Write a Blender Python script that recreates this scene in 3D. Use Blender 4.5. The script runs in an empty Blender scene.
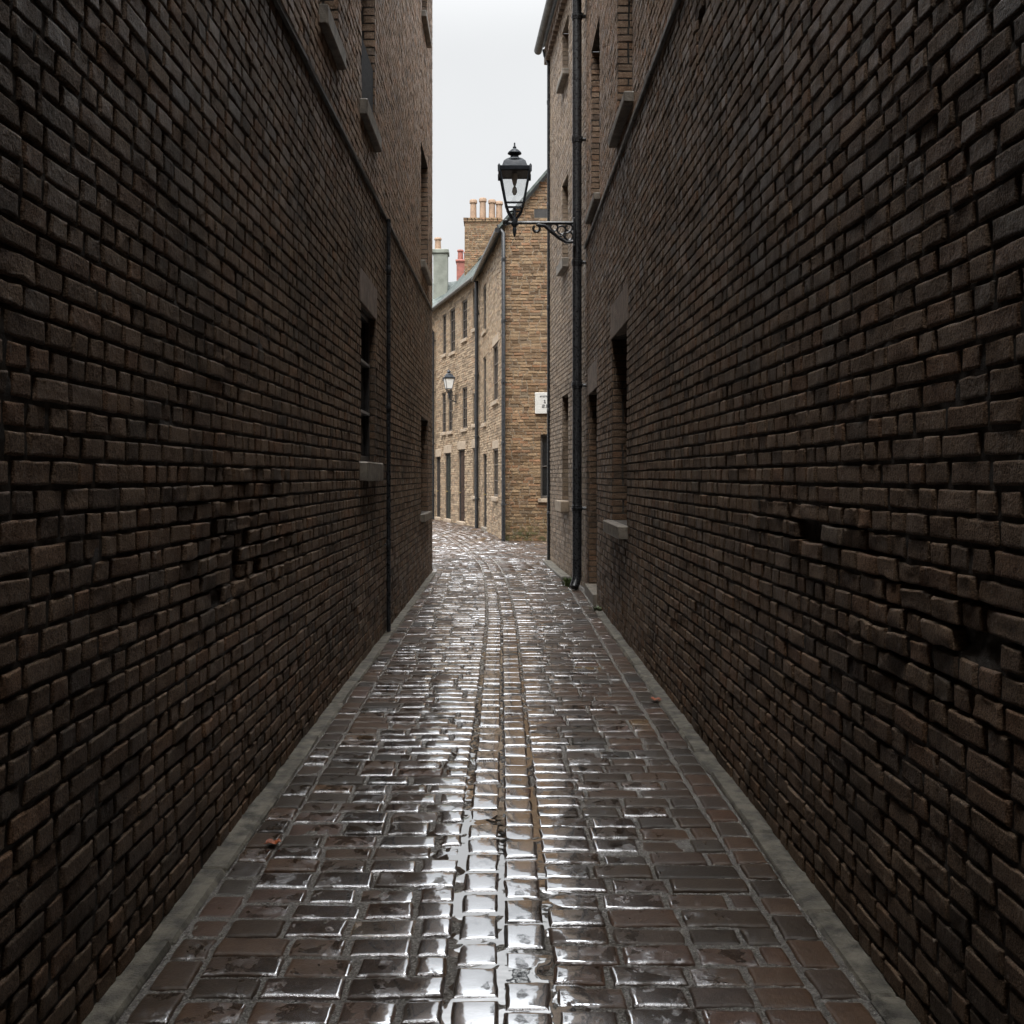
import bpy, math, random
import numpy as np

random.seed(7)
rng = np.random.default_rng(11)
R = math.radians
scene = bpy.context.scene
COL = scene.collection

# ------------------------------------------------------------------ noise
_T = np.random.default_rng(3).random((32, 32, 32)) * 2 - 1


def vn(p, seed=0.0):
    """smooth 3-D value noise, p is (N,3), result -1..1"""
    q = np.asarray(p, float) + np.array([seed * 7.31, seed * 3.17, seed * 5.77])
    i = np.floor(q).astype(int)
    f = q - i
    f = f * f * (3 - 2 * f)
    x0, y0, z0 = i[:, 0] & 31, i[:, 1] & 31, i[:, 2] & 31
    x1, y1, z1 = (x0 + 1) & 31, (y0 + 1) & 31, (z0 + 1) & 31
    fx, fy, fz = f[:, 0], f[:, 1], f[:, 2]
    a = _T[x0, y0, z0] * (1 - fx) + _T[x1, y0, z0] * fx
    b = _T[x0, y1, z0] * (1 - fx) + _T[x1, y1, z0] * fx
    c = _T[x0, y0, z1] * (1 - fx) + _T[x1, y0, z1] * fx
    d = _T[x0, y1, z1] * (1 - fx) + _T[x1, y1, z1] * fx
    e = a * (1 - fy) + b * fy
    g = c * (1 - fy) + d * fy
    return e * (1 - fz) + g * fz


# ------------------------------------------------------------------ mesh accumulation
class Acc:
    def __init__(self):
        self.v, self.q, self.c, self.m, self.s, self.n = [], [], [], [], [], 0

    def add(self, v, q, col=None, mat=0, smooth=True):
        v = np.asarray(v, float).reshape(-1, 3)
        q = np.asarray(q, int).reshape(-1, 4)
        if col is None:
            col = np.tile([.5, .5, .5, 1.], (len(v), 1))
        self.v.append(v)
        self.q.append(q + self.n)
        self.c.append(col)
        self.m.append(np.full(len(q), mat))
        self.s.append(np.full(len(q), smooth))
        self.n += len(v)

    def quad(self, a, b, c, d, mat=0):
        self.add([a, b, c, d], [[0, 1, 2, 3]], None, mat)

    def build(self, name, mats, parent=None):
        v = np.concatenate(self.v).astype(np.float32)
        q = np.concatenate(self.q).astype(np.int32)
        me = bpy.data.meshes.new(name)
        me.vertices.add(len(v))
        me.vertices.foreach_set('co', v.ravel())
        me.loops.add(q.size)
        me.loops.foreach_set('vertex_index', q.ravel())
        me.polygons.add(len(q))
        me.polygons.foreach_set('loop_start', np.arange(0, q.size, 4, dtype=np.int32))
        me.polygons.foreach_set('material_index', np.concatenate(self.m).astype(np.int32))
        me.polygons.foreach_set('use_smooth', np.concatenate(self.s))
        at = me.color_attributes.new('tone', 'FLOAT_COLOR', 'POINT')
        at.data.foreach_set('color', np.concatenate(self.c).astype(np.float32).ravel())
        me.update()
        me.validate()
        for m in (mats if isinstance(mats, (list, tuple)) else [mats]):
            me.materials.append(m)
        return link(name, me, parent)


def world_of(o):
    p = np.zeros(3)
    while o is not None:
        p += np.array(o.location)
        o = o.parent
    return p


def link(name, me, parent=None):
    o = bpy.data.objects.new(name, me)
    COL.objects.link(o)
    if parent is not None:
        o.parent = parent
        o.location = -world_of(parent)
    return o


def thing(name, loc, label, cat, group=None):
    o = bpy.data.objects.new(name, None)
    COL.objects.link(o)
    o.location = loc
    o.empty_display_size = .3
    o['label'] = label
    o['category'] = cat
    if group:
        o['group'] = group
    return o


class MB:
    """plain shapes: bevelled boxes, tubes and lathes joined into one mesh"""

    def __init__(self):
        self.v, self.f = [], []

    def add(self, v, f):
        n = len(self.v)
        self.v += [tuple(p) for p in v]
        self.f += [tuple(i + n for i in t) for t in f]

    def box(self, o, u, n, s, d, z, bev=.006, jit=0):
        """box in a wall frame: s = (s0,s1), d = (d0,d1) outwards, z = (z0,z1); all edges chamfered"""
        pts = []
        b = min(bev, abs(s[1] - s[0]) * .3, abs(d[1] - d[0]) * .3, abs(z[1] - z[0]) * .3)
        import itertools
        idx = {}
        lim = (s, d, z)
        for c in itertools.product((0, 1), repeat=3):
            for ax in range(3):
                p = []
                for k in range(3):
                    val = lim[k][c[k]]
                    if k != ax:
                        val += b if c[k] == 0 else -b
                    p.append(val)
                idx[(c, ax)] = len(pts)
                if jit:
                    p = [a + random.uniform(-jit, jit) for a in p]
                pts.append(p)
        F = []
        for ax in range(3):
            o2 = [k for k in range(3) if k != ax]
            for sd in (0, 1):
                ring = []
                for (a_, b_) in ((0, 0), (1, 0), (1, 1), (0, 1)):
                    c = [0, 0, 0]
                    c[ax] = sd
                    c[o2[0]] = a_
                    c[o2[1]] = b_
                    ring.append(idx[(tuple(c), ax)])
                F.append(ring)
        for ax in range(3):
            o2 = [k for k in range(3) if k != ax]
            for (a_, b_) in itertools.product((0, 1), repeat=2):
                c0 = [0, 0, 0]
                c0[o2[0]] = a_
                c0[o2[1]] = b_
                c1 = list(c0)
                c1[ax] = 1
                c0, c1 = tuple(c0), tuple(c1)
                F.append([idx[(c0, o2[0])], idx[(c1, o2[0])], idx[(c1, o2[1])], idx[(c0, o2[1])]])
        for c in itertools.product((0, 1), repeat=3):
            F.append([idx[(c, 0)], idx[(c, 1)], idx[(c, 2)]])
        W = [(o[0] + p[0] * u[0] + p[1] * n[0], o[1] + p[0] * u[1] + p[1] * n[1], p[2]) for p in pts]
        self.add(W, F)

    def cube(self, x, y, z, bev=.006, jit=0):
        self.box((0, 0), (1, 0), (0, 1), x, y, z, bev, jit)

    def tube(self, path, r, n=10, caps=True):
        P = [np.array(p, float) for p in path]
        rr = r if isinstance(r, (list, tuple)) else [r] * len(P)
        v, f = [], []
        up = None
        for i, p in enumerate(P):
            t = P[min(i + 1, len(P) - 1)] - P[max(i - 1, 0)]
            t /= max(np.linalg.norm(t), 1e-9)
            if up is None:
                a = np.array([0, 0, 1.]) if abs(t[2]) < .9 else np.array([1., 0, 0])
                up = np.cross(t, a)
            up = up - t * np.dot(up, t)
            up /= max(np.linalg.norm(up), 1e-9)
            w = np.cross(t, up)
            for k in range(n):
                an = 2 * math.pi * k / n
                v.append(p + rr[i] * (up * math.cos(an) + w * math.sin(an)))
        for i in range(len(P) - 1):
            for k in range(n):
                f.append((i * n + k, i * n + (k + 1) % n, (i + 1) * n + (k + 1) % n, (i + 1) * n + k))
        if caps:
            f.append(tuple(range(n - 1, -1, -1)))
            f.append(tuple((len(P) - 1) * n + k for k in range(n)))
        self.add(v, f)

    def lathe(self, prof, c=(0, 0, 0), n=16, rot=0, closed=True):
        v, f = [], []
        for (r, z) in prof:
            for k in range(n):
                a = rot + 2 * math.pi * k / n
                v.append((c[0] + r * math.cos(a), c[1] + r * math.sin(a), c[2] + z))
        m = len(prof)
        for i in range(m - 1):
            for k in range(n):
                f.append((i * n + k, i * n + (k + 1) % n, (i + 1) * n + (k + 1) % n, (i + 1) * n + k))
        if closed:
            f.append(tuple(range(n - 1, -1, -1)))
            f.append(tuple((m - 1) * n + k for k in range(n)))
        self.add(v, f)

    def poly(self, pts):
        self.add(pts, [tuple(range(len(pts)))])

    def build(self, name, mat, parent=None, smooth=False):
        me = bpy.data.meshes.new(name)
        me.from_pydata([tuple(map(float, p)) for p in self.v], [], self.f)
        me.materials.append(mat)
        if smooth:
            me.polygons.foreach_set('use_smooth', [True] * len(me.polygons))
            me.set_sharp_from_angle(angle=R(40))
        me.update()
        return link(name, me, parent)


# ------------------------------------------------------------------ materials
class NT:
    def __init__(self, name):
        self.m = bpy.data.materials.new(name)
        self.m.use_nodes = True
        self.t = self.m.node_tree
        self.b = self.t.nodes['Principled BSDF']
        self.out = self.t.nodes['Material Output']

    def n(self, typ, **kw):
        x = self.t.nodes.new(typ)
        for k, v in kw.items():
            setattr(x, k, v)
        return x

    def l(self, a, b):
        self.t.links.new(a, b)

    def put(self, sock, v):
        if hasattr(v, 'is_output') or isinstance(v, bpy.types.NodeSocket):
            self.l(v, sock)
        else:
            sock.default_value = v

    def pos(self):
        if not hasattr(self, '_p'):
            self._p = self.n('ShaderNodeNewGeometry').outputs['Position']
        return self._p

    def noise(self, scale, detail=4, rough=.6, vec=None, dist=0.):
        x = self.n('ShaderNodeTexNoise')
        self.l(vec or self.pos(), x.inputs['Vector'])
        x.inputs['Scale'].default_value = scale
        x.inputs['Detail'].default_value = detail
        x.inputs['Roughness'].default_value = rough
        x.inputs['Distortion'].default_value = dist
        return x.outputs['Fac']

    def ramp(self, fac, stops, interp='LINEAR'):
        x = self.n('ShaderNodeValToRGB')
        x.color_ramp.interpolation = interp
        e = x.color_ramp.elements
        while len(e) < len(stops):
            e.new(.5)
        for k, (p, c) in enumerate(stops):
            e[k].position = p
            e[k].color = (c, c, c, 1) if isinstance(c, (int, float)) else (*c, 1)
        self.l(fac, x.inputs['Fac'])
        return x.outputs['Color']

    def mix(self, fac, a, b, mode='MIX'):
        x = self.n('ShaderNodeMix', data_type='RGBA', blend_type=mode)
        self.put(x.inputs[0], fac)
        self.put(x.inputs[6], a)
        self.put(x.inputs[7], b)
        return x.outputs[2]

    def math(self, op, a, b=0., c=0., clamp=False):
        x = self.n('ShaderNodeMath', operation=op, use_clamp=clamp)
        self.put(x.inputs[0], a)
        self.put(x.inputs[1], b)
        self.put(x.inputs[2], c)
        return x.outputs[0]

    def mrange(self, v, a, b, c, d, smooth=True):
        x = self.n('ShaderNodeMapRange', interpolation_type='SMOOTHSTEP' if smooth else 'LINEAR')
        self.put(x.inputs[0], v)
        for k, q in zip((1, 2, 3, 4), (a, b, c, d)):
            self.put(x.inputs[k], q)
        return x.outputs[0]

    def bump(self, h, strength, dist, normal=None):
        x = self.n('ShaderNodeBump')
        self.put(x.inputs['Strength'], strength)
        x.inputs['Distance'].default_value = dist
        self.l(h, x.inputs['Height'])
        if normal is not None:
            self.l(normal, x.inputs['Normal'])
        return x.outputs['Normal']

    def xyz(self):
        x = self.n('ShaderNodeSeparateXYZ')
        self.l(self.pos(), x.inputs[0])
        return x.outputs

    def tone(self):
        a = self.n('ShaderNodeAttribute', attribute_name='tone')
        x = self.n('ShaderNodeSeparateColor')
        self.l(a.outputs['Color'], x.inputs[0])
        return x.outputs


def c4(c):
    return (*c, 1.)


def brick_material(name, stops, rough=(.42, .78), bump=.85, sc=1., soot=.5, moss=False, spec=.22):
    m = NT(name)
    t = m.tone()
    base = m.ramp(t[0], stops)
    big = m.noise(.9, 4, .6)
    mid = m.noise(9 * sc, 5, .65)
    fine = m.noise(70 * sc, 5, .7)
    grain = m.noise(190 * sc, 3, .7)
    col = m.mix(m.mrange(mid, .35, .7, 0, .55), base, m.mix(1., base, c4((.55, .52, .50)), 'MULTIPLY'))
    col = m.mix(m.mrange(fine, .3, .75, 0, .45), col, m.mix(1., col, c4((1.55, 1.5, 1.45)), 'MULTIPLY'))
    col = m.mix(m.mrange(grain, .38, .62, .9, 0), col, m.mix(1., col, c4((.32, .31, .30)), 'MULTIPLY'))
    col = m.mix(m.mrange(big, .45, .68, 0, soot), col, c4((.020, .016, .012)))
    speck = m.noise(26 * sc, 3, .5)
    col = m.mix(m.mrange(speck, .64, .74, 0, .35), col, c4((.30, .26, .22)))
    if moss:
        z = m.xyz()[2]
        k = m.math('MULTIPLY', m.mrange(z, .05, .75, 1, 0), m.mrange(m.noise(7, 4), .38, .6, 0, 1))
        col = m.mix(m.math('MULTIPLY', k, .8), col, c4((.035, .05, .015)))
    m.put(m.b.inputs['Base Color'], col)
    m.put(m.b.inputs['Roughness'], m.mrange(m.math('ADD', mid, m.math('MULTIPLY', t[1], .4)), .4, 1., *rough))
    m.b.inputs['Specular IOR Level'].default_value = spec
    h = m.math('ADD', m.math('ADD', m.math('MULTIPLY', fine, .6), m.math('MULTIPLY', grain, .35)), m.math('MULTIPLY', m.noise(28 * sc, 4, .6), 1.))
    m.put(m.b.inputs['Normal'], m.bump(h, bump, .012))
    return m.m


def plain(name, col, rough=.5, var=.25, sc=12., metal=0., bump=.15, spec=.5):
    m = NT(name)
    n1 = m.noise(sc, 5, .6)
    m.put(m.b.inputs['Base Color'],
          m.mix(m.mrange(n1, .3, .7, 0, 1), c4([x * (1 - var) for x in col]), c4([min(1, x * (1 + var)) for x in col])))
    m.put(m.b.inputs['Roughness'], m.mrange(m.noise(sc * 2.3, 3), .3, .7, max(.03, rough - .1), rough + .1))
    m.b.inputs['Metallic'].default_value = metal
    m.b.inputs['Specular IOR Level'].default_value = spec
    if bump:
        m.put(m.b.inputs['Normal'], m.bump(m.noise(sc * 8, 4, .65), bump, .01))
    return m.m


BR_STOPS = [(0, (.088, .061, .043)), (.12, (.160, .110, .075)), (.45, (.210, .142, .094)), (.7, (.186, .130, .088)),
            (.9, (.214, .124, .073)), (1, (.134, .105, .080))]
M = {}
M['brick_dark'] = brick_material('dark_brick', [(a, tuple(x * 1.08 for x in c)) for a, c in BR_STOPS])
M['brick_right'] = brick_material('brown_brick', [(a, (c[0] * 1.08, c[1] * 1.06, c[2] * 1.04)) for a, c in BR_STOPS])
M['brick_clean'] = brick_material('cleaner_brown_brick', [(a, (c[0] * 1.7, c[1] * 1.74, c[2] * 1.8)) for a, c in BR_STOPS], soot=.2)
M['brick_far_lit'] = brick_material('lit_tan_grey_brick', [(0, (.23, .175, .129)), (.4, (.34, .262, .194)), (.75, (.395, .307, .224)), (1, (.285, .23, .182))], soot=.2)  # paler than the nearer walls, standing in for brighter light there
M['brick_gable'] = brick_material('ochre_brick', [(0, (.125, .076, .041)), (.3, (.265, .175, .099)), (.6, (.355, .25, .148)), (.85, (.295, .162, .088)), (1, (.20, .153, .102))], soot=.15, moss=True)
M['stone'] = brick_material('buff_rubble_stone', [(0, (.23, .175, .122)), (.35, (.39, .30, .208)), (.7, (.49, .385, .27)), (.88, (.42, .29, .185)), (1, (.30, .24, .18))], soot=.12)
M['mortar_dark'] = plain('sooty_mortar', (.05, .042, .035), .9, .5, 20, bump=.5)
M['mortar_far'] = plain('buff_mortar', (.19, .15, .105), .9, .3, 20, bump=.4)
M['mortar_mid'] = plain('grey_brown_mortar', (.17, .14, .11), .9, .4, 20, bump=.4)
M['sill'] = plain('weathered_sandstone', (.145, .125, .10), .6, .35, 9, bump=.5)
M['lintel'] = plain('brown_sandstone', (.17, .125, .095), .75, .3, 7, bump=.5)
M['stone_trim'] = plain('pale_stone_trim', (.28, .22, .16), .75, .25, 8, bump=.4)
M['lead'] = plain('grey_lead_flashing', (.075, .073, .068), .55, .3, 6, bump=.2)
M['slate'] = plain('weathered_slate', (.062, .075, .07), .6, .4, 6, bump=.3, spec=.3)
M['kerb'] = plain('wet_grey_concrete', (.10, .09, .070), .55, .65, 11, bump=.9)
M['iron'] = plain('black_painted_iron', (.016, .017, .019), .32, .3, 14, bump=.08)
M['lampiron'] = plain('blue_black_lamp_iron', (.030, .036, .044), .6, .25, 14, bump=.1, spec=.25)
M['frame'] = plain('dark_window_paint', (.03, .028, .027), .45, .3, 20, bump=.1)
M['bar'] = plain('grey_window_bar', (.22, .21, .20), .5, .2, 20, bump=.1)
M['frame_far'] = plain('grey_brown_window_paint', (.07, .058, .048), .5, .3, 20, bump=.1)
M['door'] = plain('dark_oak_door', (.024, .018, .014), .8, .4, 9, bump=.2, spec=.2)
M['door_red'] = plain('dark_red_door', (.03, .017, .012), .8, .3, 9, bump=.1, spec=.2)
M['door_green'] = plain('dark_green_door', (.016, .018, .014), .8, .3, 9, bump=.1, spec=.2)
M['terracotta'] = plain('pale_terracotta', (.25, .165, .108), .7, .2, 6, bump=.2)
M['red_pot'] = plain('red_clay', (.21, .07, .052), .7, .25, 6, bump=.2)
M['render'] = plain('grey_green_render', (.16, .17, .145), .85, .2, 3, bump=.4)
M['sign'] = plain('white_enamel', (.44, .43, .405), .35, .05, 5, bump=.02)
M['ink'] = plain('dark_sign_ink', (.06, .06, .065), .5, .1, 20, bump=0)
M['leaf'] = plain('orange_leaf', (.30, .075, .02), .4, .4, 40, bump=.3)
M['weed'] = plain('weed_green', (.06, .085, .025), .55, .4, 20, bump=.1)
M['ground'] = plain('earth_ground', (.07, .062, .052), .7, .4, 3, bump=.3)
M['soot_iron'] = plain('dull_sooty_iron', (.018, .018, .019), .85, .3, 14, bump=.1, spec=.15)
M['brass'] = plain('dull_brass', (.35, .27, .13), .4, .2, 20, metal=.6, bump=.05)


def glass_dark():
    m = NT('dark_window_glass')
    m.b.inputs['Base Color'].default_value = (.010, .011, .012, 1)
    m.put(m.b.inputs['Roughness'], m.mrange(m.noise(8, 3), .3, .7, .04, .14))
    m.put(m.b.inputs['Normal'], m.bump(m.noise(2.2, 2), .08, .05))
    return m.m


def glass_lamp():
    m = NT('lantern_glass')
    tr = m.n('ShaderNodeBsdfTransparent')
    tr.inputs[0].default_value = (.98, .99, .99, 1)
    gl = m.n('ShaderNodeBsdfGlossy')
    gl.inputs['Roughness'].default_value = .12
    gl.inputs['Color'].default_value = (.9, .9, .9, 1)
    tl = m.n('ShaderNodeBsdfTranslucent')
    tl.inputs[0].default_value = (.8, .82, .82, 1)
    a = m.n('ShaderNodeMixShader')
    a.inputs[0].default_value = .12
    m.l(tr.outputs[0], a.inputs[1])
    m.l(tl.outputs[0], a.inputs[2])
    b = m.n('ShaderNodeMixShader')
    b.inputs[0].default_value = .07
    m.l(a.outputs[0], b.inputs[1])
    m.l(gl.outputs[0], b.inputs[2])
    m.l(b.outputs[0], m.out.inputs['Surface'])
    return m.m


def sett_material():
    m = NT('wet_setts')
    t = m.tone()
    base = m.ramp(t[0], [(0, (.026, .019, .013)), (.22, (.054, .034, .021)), (.42, (.072, .041, .024)), (.56, (.042, .034, .026)),
                         (.72, (.074, .039, .023)), (.86, (.035, .032, .028)), (.97, (.080, .043, .028)), (1, (.15, .092, .032))])
    mid = m.noise(14, 5, .65)
    fine = m.noise(120, 4, .7)
    col = m.mix(m.mrange(mid, .32, .7, 0, .6), base, m.mix(1., base, c4((.5, .48, .46)), 'MULTIPLY'))
    col = m.mix(m.mrange(fine, .4, .75, 0, .35), col, m.mix(1., col, c4((1.8, 1.7, 1.6)), 'MULTIPLY'))
    # standing water film: mostly along the middle of the lane, in ragged patches
    centre = m.mrange(t[2], 0., 1., -.13, .25, False)
    st = m.n('ShaderNodeMapping')
    m.l(m.pos(), st.inputs['Vector'])
    st.inputs['Scale'].default_value = (1., .8, 1.)
    pn = m.noise(7.5, 7, .72, st.outputs[0], .4)
    wet = m.mrange(m.math('ADD', m.math('ADD', pn, centre), m.math('MULTIPLY', m.math('SUBTRACT', t[1], .5), .16)), .545, .60, 0, 1)
    sn = m.n('ShaderNodeSeparateXYZ')
    m.l(m._p.node.outputs['Normal'], sn.inputs[0])
    wet = m.math('MULTIPLY', wet, m.mrange(sn.outputs[2], .90, .975, 0, 1))     # water drains off the rounded edges
    col = m.mix(m.math('MULTIPLY', wet, .35), col, c4((.02, .018, .016)))
    m.put(m.b.inputs['Base Color'], col)
    grain = m.math('ADD', m.math('MULTIPLY', fine, .6), m.noise(45, 4, .65))
    nb = m.bump(grain, m.mrange(wet, 0, 1, .5, .03, False), .006)
    m.put(m.b.inputs['Normal'], nb)
    m.put(m.b.inputs['Roughness'], m.mrange(wet, 0, 1, .38, .08, False))
    m.b.inputs['IOR'].default_value = 1.5
    m.put(m.b.inputs['Specular IOR Level'], .32)
    gl = m.n('ShaderNodeBsdfGlossy')
    gl.inputs['Color'].default_value = (.95, .97, 1, 1)
    gl.inputs['Roughness'].default_value = .06
    m.l(m.bump(m.noise(9, 3), .05, .02), gl.inputs['Normal'])
    fr = m.n('ShaderNodeFresnel')
    fr.inputs['IOR'].default_value = 9.
    ms = m.n('ShaderNodeMixShader')
    m.put(ms.inputs[0], m.math('MULTIPLY', wet, fr.outputs[0], clamp=True))
    sh = m.n('ShaderNodeBsdfGlossy')
    sh.inputs['Color'].default_value = (.96, .97, 1, 1)
    sh.inputs['Roughness'].default_value = .25
    m.l(nb, sh.inputs['Normal'])
    f2 = m.n('ShaderNodeFresnel')
    f2.inputs['IOR'].default_value = 3.2
    damp = m.mrange(m.math('ADD', m.math('ADD', m.noise(9., 6, .7), m.math('MULTIPLY', t[2], .46)), m.math('MULTIPLY', m.math('SUBTRACT', t[1], .5), .34)), .68, .90, .0, 1.)
    m0 = m.n('ShaderNodeMixShader')
    m.put(m0.inputs[0], m.math('MULTIPLY', damp, f2.outputs[0], clamp=True))
    m.l(m.b.outputs[0], m0.inputs[1])
    m.l(sh.outputs[0], m0.inputs[2])
    m.l(m0.outputs[0], ms.inputs[1])
    m.l(gl.outputs[0], ms.inputs[2])
    m.l(ms.outputs[0], m.out.inputs['Surface'])
    return m.m


def grit_material():
    m = NT('wet_joint_grit')
    f = m.noise(90, 5, .7)
    m.put(m.b.inputs['Base Color'], m.ramp(f, [(.3, (.05, .046, .04)), (.52, (.19, .175, .155)), (.7, (.42, .40, .37))]))  # pale tones painted in for the wet glints of the joints
    m.b.inputs['Roughness'].default_value = .2
    m.b.inputs['IOR'].default_value = 2.4
    m.put(m.b.inputs['Normal'], m.bump(m.math('ADD', f, m.noise(38, 3)), 1., .022))
    return m.m


def water_material():
    m = NT('rain_water')
    m.b.inputs['Base Color'].default_value = (.012, .011, .010, 1)
    m.b.inputs['Roughness'].default_value = .03
    m.b.inputs['IOR'].default_value = 8.
    m.put(m.b.inputs['Normal'], m.bump(m.noise(11, 2), .05, .02))
    return m.m


M['glass'] = glass_dark()
M['lampglass'] = glass_lamp()
M['skywhite_glass'] = plain('sky_white_lantern_glass', (.75, .76, .74), .2, .05, 8, bump=.02)  # opaque white stands in for sky mirrored in the panes
M['sett'] = sett_material()
M['grit'] = grit_material()
M['water'] = water_material()

# ------------------------------------------------------------------ brickwork
CH = .075          # course height
JT = .0098         # bed joint
VJ = .0155         # upright joint


class Frame:
    """a vertical wall plane: o + s*u + d*n"""

    def __init__(self, o, u, n):
        self.o = np.array(o, float)
        self.u = np.array(u, float) / np.linalg.norm(u)
        self.n = np.array(n, float) / np.linalg.norm(n)
        self.flip = (self.u[1] * self.n[0] - self.u[0] * self.n[1]) < 0

    def w(self, s, d, z):
        s, d, z = np.broadcast_arrays(np.asarray(s, float), np.asarray(d, float), np.asarray(z, float))
        return np.stack([self.o[0] + s * self.u[0] + d * self.n[0], self.o[1] + s * self.u[1] + d * self.n[1], z], -1)


def line_frame(p0, p1, side):
    u = np.array(p1, float) - np.array(p0, float)
    n = np.array([u[1], -u[0]]) * side
    return Frame(p0, u, n), float(np.linalg.norm(u))


LENS = [.214, .214, .104, .104, .104, .150, .150]


def course_fill(a, b, lens):
    out = []
    s = a
    while s < b - .02:
        L = random.choice(lens) * random.uniform(.93, 1.06)
        if s == a and b - a > .4:
            L = random.uniform(.07, .21)
        e = s + L + VJ
        if b - e < .07:
            e = b + VJ
        out.append((s, min(e - VJ, b)))
        s = e
    return out


def bricks_for(s0, s1, z0, z1, openings, lens=LENS, ch=CH, gone=None):
    out = []
    k0, k1 = int(round(z0 / ch)), int(math.ceil(z1 / ch - 1e-6))
    for k in range(k0, k1):
        za, zb = k * ch, min((k + 1) * ch, z1)
        zc = (za + zb) / 2
        cuts = sorted([(o[0], o[1]) for o in openings if o[2] < zc < o[3]])
        iv, cur = [], s0
        for (a, b) in cuts:
            if a > cur:
                iv.append((cur, min(a, s1)))
            cur = max(cur, b)
        if cur < s1:
            iv.append((cur, s1))
        for (a, b) in iv:
            for (p, q) in course_fill(a, b, lens):
                if gone is not None:
                    g = gone((p + q) / 2, zc)
                    if random.random() < g:
                        continue
                out.append((p, q, za + .0005, zb - JT * random.uniform(.85, 1.15)))
    return np.array(out).reshape(-1, 4)


def emit_bricks(acc, F, B, lod, amp=1., mat=0, skirt=.02, rough_dep=.0018, tilt=.011):
    if not len(B):
        return
    N = len(B)
    L, H = B[:, 1] - B[:, 0], B[:, 3] - B[:, 2]
    if lod == 2:
        e1, e2 = .002, .0055
        e3 = e2 + .0055
        a1, a2, a3 = .003, .009, .016
        sp = np.stack([0 * L, 0 * L + a1, 0 * L + a2, 0 * L + a3, a3 + (L - 2 * a3) * .34, a3 + (L - 2 * a3) * .67, L - a3, L - a2, L - a1, L], 1)
        zp = np.stack([0 * H, 0 * H + e1, 0 * H + e2, 0 * H + e3, H * .5, H - e3, H - e2, H - e1, H], 1)
        di = [0, 1, 2, 2, 2, 2, 2, 2, 1, 0]
        dj = [0, 1, 2, 2, 2, 2, 2, 1, 0]
        dv = {0: -skirt, 1: -.0055, 2: 0.}
    else:
        e = .0035
        sp = np.stack([0 * L, 0 * L + e * 1.6, L - e * 1.6, L], 1)
        zp = np.stack([0 * H, 0 * H + e, H - e, H], 1)
        di = dj = [0, 1, 1, 0]
        dv = {0: -skirt, 1: 0.}
    ns, nz = sp.shape[1], zp.shape[1]
    S = (B[:, 0:1] + sp)[:, :, None].repeat(nz, 2)
    Z = (B[:, 2:3] + zp)[:, None, :].repeat(ns, 1)
    lev = np.array([[min(i, j) for j in dj] for i in di])
    D = np.vectorize(dv.get)(lev).astype(float)[None].repeat(N, 0)
    top = (lev > 0)[None]
    sc = (B[:, 0] + B[:, 1]) / 2
    zc = (B[:, 2] + B[:, 3]) / 2
    ds, dz = S - sc[:, None, None], Z - zc[:, None, None]
    pr = np.clip(rng.normal(0, rough_dep, N), -.005, .009)
    t1, t2, t3 = rng.normal(0, tilt, N), rng.normal(0, tilt * 1.2, N), rng.normal(0, .008, N)
    D = D + np.where(top, pr[:, None, None] + t1[:, None, None] * ds + t2[:, None, None] * dz, 0)
    S2 = S - t3[:, None, None] * dz
    Z2 = Z + t3[:, None, None] * ds
    off = rng.random((N, 3)) * 31
    P = np.stack([S.ravel(), D.ravel() * 0, Z.ravel()], 1) + np.repeat(off, ns * nz, 0)
    k = amp
    D = D + np.where(top, (k * (.0020 * vn(P * 20, 1) + .0015 * vn(P * 85, 2))).reshape(D.shape), 0)
    S2 = S2 + (k * .0034 * vn(P * 19, 3)).reshape(D.shape)
    Z2 = Z2 + (k * .0026 * vn(P * 19, 4)).reshape(D.shape)
    Z2 = Z2 + .006 * vn(np.stack([S.ravel() * .55, Z.ravel() * .5, S.ravel() * 0], 1), 5).reshape(D.shape)
    V = F.w(S2.ravel(), D.ravel(), Z2.ravel())
    g = (np.arange(ns)[:, None] * nz + np.arange(nz)[None])
    q = np.stack([g[:-1, :-1], g[1:, :-1], g[1:, 1:], g[:-1, 1:]], -1).reshape(-1, 4)
    if F.flip:
        q = q[:, ::-1]
    Q = (q[None] + (np.arange(N) * ns * nz)[:, None, None]).reshape(-1, 4)
    c = np.repeat(np.concatenate([rng.random((N, 3)), np.ones((N, 1))], 1), ns * nz, 0)
    acc.add(V, Q, c, mat, lod == 2)


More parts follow.
